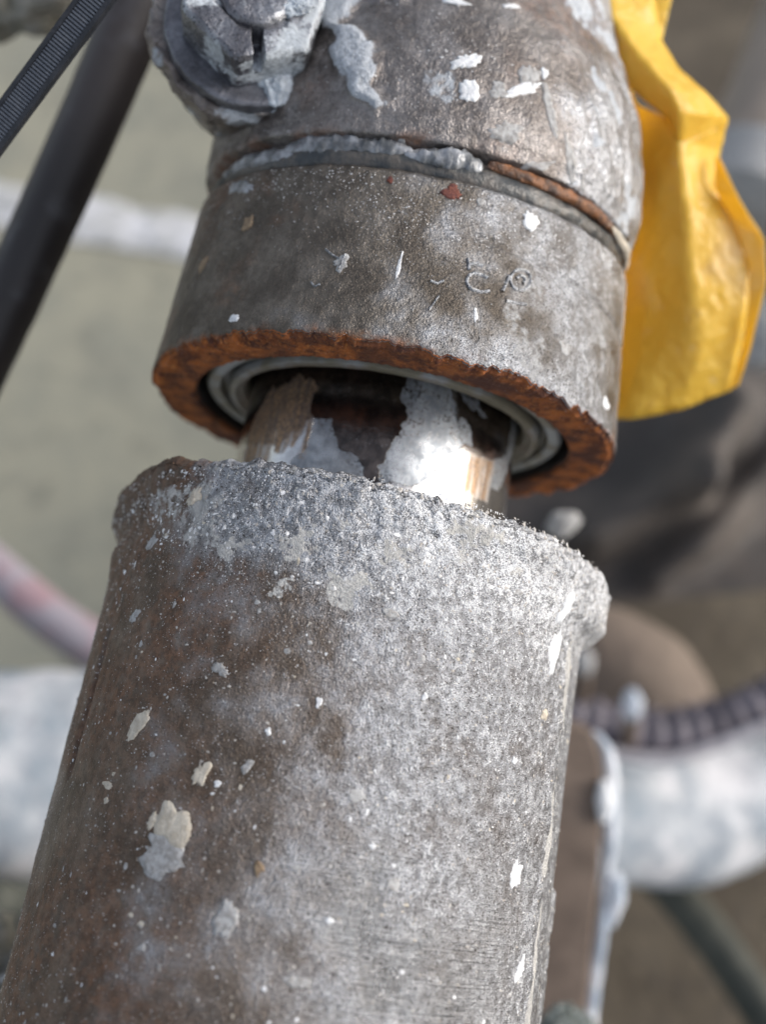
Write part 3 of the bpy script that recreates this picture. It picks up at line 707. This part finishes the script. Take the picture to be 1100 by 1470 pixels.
# ray to the floor
def fl(px, py, z=.03):
    d = W(px, py, 1.0)-CL; k = (z-CL[2])/d[2]; return CL+d*k
A = fl(-120, 272); B = fl(420, 372); e = B-A; L = np.linalg.norm(e); e /= L; pn = np.array([-e[1], e[0], 0])
wd = np.linalg.norm(fl(150, 322-30)-fl(150, 322+30))*.5
u = np.linspace(0, 1, 160); v = np.linspace(-1, 1, 16); U, Vv = np.meshgrid(u, v, indexing='ij')
q = np.stack([U*L, U*0, Vv*0], -1)
wtop = wd*(1+.55*fbm(q, 16, 4, 3)); wbot = wd*(1+.35*fbm(q, 12, 4, 8))
off = np.where(Vv > 0, Vv*wtop, Vv*wbot)
Pp = A+e*(U*L)[..., None]+pn*off[..., None]; Pp[..., 2] = .033+(1-Vv**2)*.006*(1+.6*fbm(Pp, 30, 3, 5))
M_line = mat_simple('white_mortar', (.58, .58, .60), (.33, .33, .32), 32, .85, 0, .002)
o = mesh('mortar_strip', Pp.reshape(-1, 3), grid_faces(160, 16), M_line)
tag(o, 'blurred whitish strip of spilled mortar across the greenish floor', 'mortar strip')

# pink and grey hose, lower left
b = NB('hose_pink_grey'); n1 = b.noise(28, 3)
M_hose = b.fin(b.mix(b.ss(n1, .42, .6), (.27, .18, .20), (.27, .25, .28)), .6, 0.0)
o = tube('garden_hose', [(-160, 690, .60), (-30, 800, .56), (70, 885, .54), (170, 950, .53), (330, 1040, .53)], .0125, M_hose)
tag(o, 'blurred dusty pink and grey hose left of the sleeve', 'hose')

# plastered pipe passing behind the sleeve
M_pp = mat_simple('plastered_pipe', (.50, .50, .52), (.20, .235, .27), 30, .75, 0, .003, 5, contrast=(.34, .68))
o = tube('plastered_pipe', [(-260, 1105, .44), (-60, 1112, .46), (140, 1118, .48), (500, 1145, .54), (870, 1168, .62), (1000, 1160, .655), (1160, 1105, .70), (1300, 1040, .75)],
         [.049, .049, .049, .048, .045, .045, .042, .040], M_pp, n=48, m=240, amp=.006, nsc=22, seed=5)
tag(o, 'thick white and blue-grey plaster-caked pipe crossing behind the sleeve', 'pipe')

# brown plate with plaster-caked edge
T_p = empty('steel_bracket', Vector(W(835, 1250, .34)))
tag(T_p, 'flat brown steel bracket standing right of the sleeve, its edge caked white', 'bracket')
ITp = T_p.matrix_world.inverted()
def slab_from(name, outline, d, thick, mat, parent, Minv, amp=0, seed=0):
    """solid plate: outline in px at depth d(py), extruded away from the viewer"""
    n = len(outline); dd = d if callable(d) else (lambda x, y: d)
    Fr = [W(x, y, dd(x, y)) for x, y in outline]; Bk = [p-BV*thick+RV*.0 for p in Fr]
    V = np.array(Fr+Bk); 
    if amp: V = V+amp*np.stack([fbm(V, 90, 2, seed), fbm(V, 90, 2, seed+1), fbm(V, 90, 2, seed+2)], -1)
    V = np.array([Minv @ Vector(v) for v in V])
    Fc = [tuple(range(n))[::-1], tuple(range(n, 2*n))]+[(i, (i+1) % n, (i+1) % n+n, i+n) for i in range(n)]
    o = mesh(name, V, Fc, mat, parent, smooth=False)
    bv = o.modifiers.new('bevel', 'BEVEL'); bv.width = thick*.12; bv.segments = 2
    return o
M_plate = mat_simple('brown_plate', (.10, .072, .055), (.15, .11, .085), 60, .7, 0, .0006)
slab_from('plate', [(740, 1045), (820, 1040), (850, 1048), (862, 1075), (868, 1130), (862, 1250), (850, 1380), (836, 1560), (700, 1560)], .34, .012, M_plate, T_p, ITp)
def ptube(name, pts, rad, mat, seed, amp=.003):
    o = tube(name, pts, rad, mat, None, 16, 90, amp=amp, nsc=110, seed=seed)
    o.parent = T_p; o.location = Vector(o.location)-T_p.location
    return o
M_pe = mat_simple('plaster_edge_mat', (.60, .62, .66), (.28, .33, .40), 90, .8, 0, .001)
ptube('plaster_edge', [(852, 1050, .345), (872, 1080, .345), (876, 1150, .347), (872, 1250, .347), (858, 1380, .347), (842, 1480, .347), (832, 1560, .347)], [.0012, .0026, .0030, .0024, .0026, .003, .003], M_pe, 5, .0012)
ptube('plaster_lump', [(868, 1120, .338), (868, 1150, .338), (866, 1180, .338)], [.0012, .0032, .0012], M_cem_white, 6, .001)
ptube('plaster_lump', [(880, 1255, .348), (884, 1290, .348), (876, 1330, .348)], [.003, .0042, .001], M_pe, 7, .002)

# corrugated hose and thin cable over the pipe
M_cor = mat_simple('corrugated_rubber', (.07, .06, .075), (.17, .15, .17), 60, .55, 0, .0005)
o = tube('corrugated_hose', [(790, 1020, .57), (880, 1045, .565), (960, 1052, .56), (1040, 1035, .56), (1120, 1000, .56), (1230, 930, .57)], .0135, M_cor, m=520, ribs=.0115, ribamp=.0014)
tag(o, 'dark purplish corrugated hose lying over the plastered pipe', 'hose')
M_thin = mat_simple('thin_cable_mat', (.40, .38, .40), (.28, .26, .28), 80, .6)
o = tube('thin_cable', [(820, 1055, .55), (880, 1080, .548), (960, 1088, .545), (1040, 1065, .545), (1110, 1035, .545), (1220, 980, .55)], .0032, M_thin)
tag(o, 'thin pale grey cable running under the corrugated hose', 'cable')

# stone, bolts and tarp, right
M_tan = mat_simple('tan_board', (.13, .10, .08), (.18, .14, .11), 14, .85, 0, .001)
o = blob('sandstone_block', atM(905, 985, .66, -35), (.062, .044, .035), M_tan, None, amp=.12, sc_=1.1, seed=4)
tag(o, 'rounded tan stone between the dark tarp and the corrugated hose', 'stone')
for (x, y, a, c_, lab) in [(840, 950, 17, 24, 'small pale round bolt head right beside the sleeve edge'), (908, 1012, 17, 28, 'small blue-grey capped bolt above the plastered pipe'), ]:
    T = empty('cement_bolt', Vector(W(x, y, .50))); tag(T, lab, 'bolt', 'plastered bolts behind the sleeve')
    mm = M_cem_grey if x < 850 else M_pe
    o = blob('bolt_head', Matrix.Identity(4) @ camM, (a*.4/F, c_*.42/F, .006), mm, T, amp=.12, seed=int(x))
    o2 = tube('shank', [(x, y, .505), (x-5, y+50, .55)], .0045, M_plate, None, 16, 10); o2.parent = T; o2.location = Vector(o2.location)-T.location
o = blob('mortar_lump', atM(808, 752, .30, 20), (.0055, .0038, .004), M_cem_grey, None, amp=.2, seed=3); tag(o, 'blurred pale grey mortar lump peeking out behind the sleeve rim', 'mortar lump')

b = NB('muddy_tarp'); n1 = b.noise(11, 4, .6); n2 = b.noise(40, 3)
c = b.mix(b.ss(n1, .38, .62), (.040, .034, .031), (.085, .070, .060)); c = b.mix(b.mth('MULTIPLY', b.ss(n2, .5, .65), .25), c, (.05, .05, .052))
M_tarp = b.fin(c, .8, 0.0, b.bump(n2, .001))
nx, ny = 110, 130
U, Vv = np.meshgrid(np.linspace(0, 1, nx), np.linspace(0, 1, ny), indexing='ij')
px = 700+U*650; py = 420+Vv*470-70*U
dep = .80-.10*Vv
q = np.stack([U*3, Vv*3, U*0], -1)
base = CL + ((px-550)/F*dep)[..., None]*RV-((py-735)/F*dep)[..., None]*UV-dep[..., None]*BV
def ridge(ax, ay, bx, by, w_):                       # fold from a to b
    e_ = np.array([bx-ax, by-ay]); L2 = e_@e_; t = np.clip(((px-ax)*e_[0]+(py-ay)*e_[1])/L2, 0, 1)
    return np.exp(-(((px-ax-t*e_[0])**2+(py-ay-t*e_[1])**2)/w_**2))
hgt = .055*ridge(1020, 590, 960, 690, 38)+.05*ridge(960, 690, 840, 760, 40)+.03*ridge(1120, 640, 940, 830, 30)+.03*fbm(q, 1.2, 2, 12)
hgt = hgt*np.minimum(1, 6*Vv*(1-Vv)+.2)
o = mesh('muddy_tarpaulin', (base+BV*hgt[..., None]).reshape(-1, 3), grid_faces(nx, ny), M_tarp)
sd = o.modifiers.new('thickness', 'SOLIDIFY'); sd.thickness = .002
tag(o, 'crumpled dark brown muddy tarpaulin right of the sleeve, out of focus', 'tarpaulin')

M_tp = mat_simple('tan_pipe_mat', (.30, .245, .20), (.24, .20, .165), 20, .7, 0, .001)
T = empty('tan_pipe', Vector(W(1120, 150, .55))); tag(T, 'blurred tan pipe slanting down behind the yellow bag', 'pipe')
for nm, pts, rd, mm in (('pipe_body', [(1215, -90, .62), (1150, 90, .58), (1112, 190, .56), (1085, 262, .55)], .034, M_tp), ('pipe_collar', [(1090, 240, .55), (1066, 300, .545)], .035, M_cem_grey)):
    o = tube(nm, pts, rd, mm, None, 40, 30, amp=.002, nsc=30, seed=2); o.parent = T; o.location = Vector(o.location)-T.location
o = blob('grey_stone', atM(1115, 480, .60, 0), (.030, .022, .02), M_cem_grey, None, amp=.2, seed=8); tag(o, 'pale grey stone half hidden by the right edge of the yellow bag', 'stone')

# dark strut low right and olive plank
M_dk = mat_simple('dark_olive_bar', (.03, .034, .028), (.06, .062, .05), 30, .7)
o = tube('dark_strut', [(930, 1240, .78), (1010, 1330, .74), (1110, 1470, .70), (1200, 1600, .66)], .016, M_dk); tag(o, 'dark slanting strut under the plastered pipe, lower right corner', 'strut')

# ============================================================ black strap and cable, upper left
M_strap = mat_simple('strap_nylon', (.012, .014, .018), (.022, .024, .030), 400, .5, 0, .0002)
T = empty('ribbed_strap', Vector(W(75, 100, .165))); tag(T, 'narrow black ribbed strap across the upper left corner', 'strap')
s0 = W(185, -60, .163); s1 = W(-60, 270, .168); ax = s1-s0; L = np.linalg.norm(ax); ax /= L
wv = np.cross(ax, BV); wv /= np.linalg.norm(wv); nv = np.cross(wv, ax); nv = nv if nv@BV > 0 else -nv
hw = .0026
def box_l(name, c0, ln, hw_, th_, mat, parent):
    V = [c0+ax*a*ln+wv*b_*hw_+nv*c_*th_ for a in (0, 1) for b_ in (-1, 1) for c_ in (0, 1)]
    O = np.array(parent.location); V = [v-O for v in V]
    Fc = [(0, 1, 3, 2), (4, 6, 7, 5), (0, 4, 5, 1), (2, 3, 7, 6), (0, 2, 6, 4), (1, 5, 7, 3)]
    return V, Fc
V, Fc = box_l('', s0, L, hw, .0009, None, T); mesh('strap_band', V, Fc, M_strap, T, smooth=False)
for sgn in (-1, 1):
    V, Fc = box_l('', s0+wv*sgn*(hw-.0004)+nv*.0009, L, .0004, .0005, None, T); mesh('strap_edge', V, Fc, M_strap, T, smooth=False)
VV = []; FF = []
n_r = int(L/.00062)
for i in range(n_r):
    V, Fc = box_l('', s0+ax*(i*.00062)+nv*.00088, .00034, hw-.0009, .0004, None, T); k = len(VV); VV += V; FF += [tuple(k+j for j in f) for f in Fc]
M_rib = mat_simple('strap_rib_mat', (.07, .08, .10), (.09, .10, .12), 400, .4)
o = mesh('strap_ribs', VV, FF, M_rib, T, smooth=False); o['kind'] = 'stuff'

b = NB('black_cable'); n1 = b.noise(60, 4, .6); n2 = b.noise(12, 2)
c = b.mix(b.ss(n2, .4, .6), (.018, .015, .015), (.038, .031, .030)); c = b.mix(b.mth('MULTIPLY', b.ss(n1, .55, .7), .35), c, (.10, .10, .11))
M_cab = b.fin(c, .5, 0.0, b.bump(n1, .0004))
o = tube('black_cable', [(290, -190, .225), (208, -10, .225), (122, 190, .228), (38, 375, .23), (-48, 560, .232), (-130, 740, .235)], .0070, M_cab, n=40, amp=.0002, nsc=150, seed=3)
tag(o, 'thick dark brown-black cable running down the left side, out of focus', 'cable')

# lumps at the corners
M_lump = mat_simple('green_grey_cement', (.17, .165, .135), (.29, .28, .25), 160, .85, 0, .0012)
o = blob('cement_clod', atM(22, -8, .26, 20), (.017, .010, .010), M_lump, None, amp=.35, sc_=2.2, seed=6); tag(o, 'grey-green cement clod in the top left corner behind the black strap', 'cement clod')
T = empty('rubble_clod', Vector(W(0, 1450, .22))); tag(T, 'dull green-grey rubble clod with pale pebbles, bottom left corner', 'rubble')
blob('clod', camM, (.012, .017, .012), M_lump, T, amp=.4, sc_=2.4, seed=2)
for x, y, a in ((28, 1365, 10), (8, 1404, 9), (56, 1340, 7)):
    o = blob('pebble', camM @ Matrix.Rotation(deg(20), 4, 'Z'), (a*1.2*.205/F, a*.7*.205/F, .001), M_cem_grey, T, amp=.15, seed=x, n=14); o.location = Vector(W(x, y, .207))-T.location
o = blob('pipe_shadow_block', atM(-20, 1390, .42, 10), (.045, .035, .03), M_dk, None, amp=.25, seed=5); tag(o, 'dark lump standing in for the shadow under the plastered pipe, lower left', 'shadow block')  # dark mass added to stand for the shade beneath the pipe
T = empty('green_clod', Vector(W(812, 1485, .26))); tag(T, 'small green-grey crust of cement at the foot of the brown bracket', 'cement clod')
M_gc = mat_simple('green_crust', (.07, .085, .075), (.33, .36, .34), 500, .8, 0, .0012)
blob('clod', camM, (.0085, .0052, .006), M_gc, T, amp=.5, sc_=3, seed=9)

# ============================================================ yellow bag
b = NB('yellow_plastic'); n1 = b.noise(40, 3); n2 = b.noise(220, 3, .6)
c = b.mix(b.ss(n1, .35, .65), (.90, .68, .12), (.86, .62, .09)); c = b.mix(b.mth('MULTIPLY', b.ss(n2, .62, .75), .4), c, (.80, .74, .55))
rg = b.mth('ABSOLUTE', b.mth('SUBTRACT', b.noise(55, 3, .6), .5)); rg2 = b.mth('ABSOLUTE', b.mth('SUBTRACT', b.noise(170, 2, .5), .5))
c = b.mix(b.ss(b.noise(1500, 2), .68, .74), c, (.45, .36, .2)); c = b.mix(b.mth('MULTIPLY', b.ss(b.noise(26, 4, .6), .56, .7), .45), c, (.80, .76, .66))
b.fin(c, .34, 0.0, b.bump(b.mth('ADD', rg, b.mth('MULTIPLY', rg2, .35)), .0035), .5)
tr = b.n('ShaderNodeBsdfTranslucent'); b.put(tr.inputs['Color'], (.95, .66, .10)); mx = b.n('ShaderNodeMixShader'); mx.inputs[0].default_value = .52
b.t.links.new(b.b.outputs[0], mx.inputs[1]); b.t.links.new(tr.outputs[0], mx.inputs[2]); b.t.links.new(mx.outputs[0], b.out.inputs[0])
M_bag = b.m
T_b = empty('yellow_plastic_bag', Vector(W(980, 300, .225)))
tag(T_b, 'crumpled yellow plastic bag hanging beside the grey housing', 'plastic bag')
def sheet(name, pts, tris, seed, sub=3, amp=.0012, crease=True):
    V = [Vector(W(*p))-T_b.location for p in pts]
    o = mesh(name, [tuple(v) for v in V], tris, M_bag, T_b, smooth=True)
    me = o.data
    if crease:
        at = me.attributes.new('crease_edge', 'FLOAT', 'EDGE'); at.data.foreach_set('value', [.8]*len(me.edges))
    s1_ = o.modifiers.new('sub', 'SUBSURF'); s1_.levels = sub; s1_.render_levels = sub; s1_.subdivision_type = 'CATMULL_CLARK'
    tx = bpy.data.textures.new('wr'+name, 'CLOUDS'); tx.noise_scale = .012; tx.noise_depth = 2
    dm = o.modifiers.new('wrinkle', 'DISPLACE'); dm.texture = tx; dm.strength = amp*1.7; dm.mid_level = .5
    so_ = o.modifiers.new('thickness', 'SOLIDIFY'); so_.thickness = .00025
    return o
# main hanging panel
P_ = [(800, -40, .212), (880, 60, .214), (915, 150, .216), (960, 170, .208), (975, 205, .206), (1044, 176, .213), (1036, 215, .218), (1028, 262, .212),
      (880, 200, .222), (885, 330, .224), (935, 330, .214), (985, 320, .207), (1055, 318, .212), (1078, 385, .212),
      (875, 470, .226), (925, 470, .218), (1000, 480, .212), (1068, 490, .216), (875, 600, .228), (905, 602, .224), (980, 588, .222), (1050, 560, .222), (845, 100, .218)]
Tq = [(0, 1, 2, 22), (22, 2, 9, 8), (2, 3, 10, 9), (3, 4, 11, 10), (4, 5, 6), (4, 6, 7, 11), (11, 7, 12), (11, 12, 13, 16), (10, 11, 16, 15), (9, 10, 15, 14), (16, 13, 17), (14, 15, 19, 18), (15, 16, 20, 19), (16, 17, 21, 20)]
sheet('hanging_panel', P_, Tq, 1)
# rolled upper band
P_ = [(805, -50, .208), (860, -50, .204), (935, -50, .208), (832, 20, .207), (880, 25, .2015), (950, 60, .208), (872, 95, .206), (925, 88, .2005), (975, 100, .207),
      (922, 143, .2055), (965, 133, .1995), (1010, 132, .207), (960, 170, .2055), (975, 160, .2005), (1045, 168, .2115), (975, 206, .2065), (1044, 180, .2135)]
Tq = [(0, 1, 4, 3), (1, 2, 5, 4), (3, 4, 7, 6), (4, 5, 8, 7), (6, 7, 10, 9), (7, 8, 11, 10), (9, 10, 13, 12), (10, 11, 14, 13), (12, 13, 15), (13, 14, 16, 15)]
sheet('rolled_band', P_, Tq, 2, amp=.0008)
P_ = [(925, -50, .214), (972, -50, .215), (930, 10, .212), (964, 0, .2125), (940, 60, .211), (947, 72, .2115)]
sheet('upper_flap', P_, [(0, 1, 3, 2), (2, 3, 5, 4)], 3, amp=.0006)
# pale turned edge
P_ = [(1030, 225, .211), (1036, 228, .209), (1028, 268, .210), (1062, 285, .2065), (1054, 318, .2115), (1098, 342, .209), (1076, 385, .212), (1102, 400, .210), (1076, 440, .2125), (1092, 445, .211), (1066, 500, .216), (1078, 500, .214), (1048, 560, .2215), (1062, 552, .220)]
sheet('turned_edge', P_, [(0, 1, 3, 2), (2, 3, 5, 4), (4, 5, 7, 6), (6, 7, 9, 8), (8, 9, 11, 10), (10, 11, 13, 12)], 4, amp=.0004)
# second layer behind
P_ = [(890, 180, .232), (1000, 220, .228), (1025, 300, .226), (880, 360, .234), (980, 360, .230), (1072, 390, .226), (880, 500, .236), (980, 502, .233), (1066, 500, .230)]
sheet('back_layer', P_, [(0, 1, 4, 3), (1, 2, 5, 4), (3, 4, 7, 6), (4, 5, 8, 7)], 5)
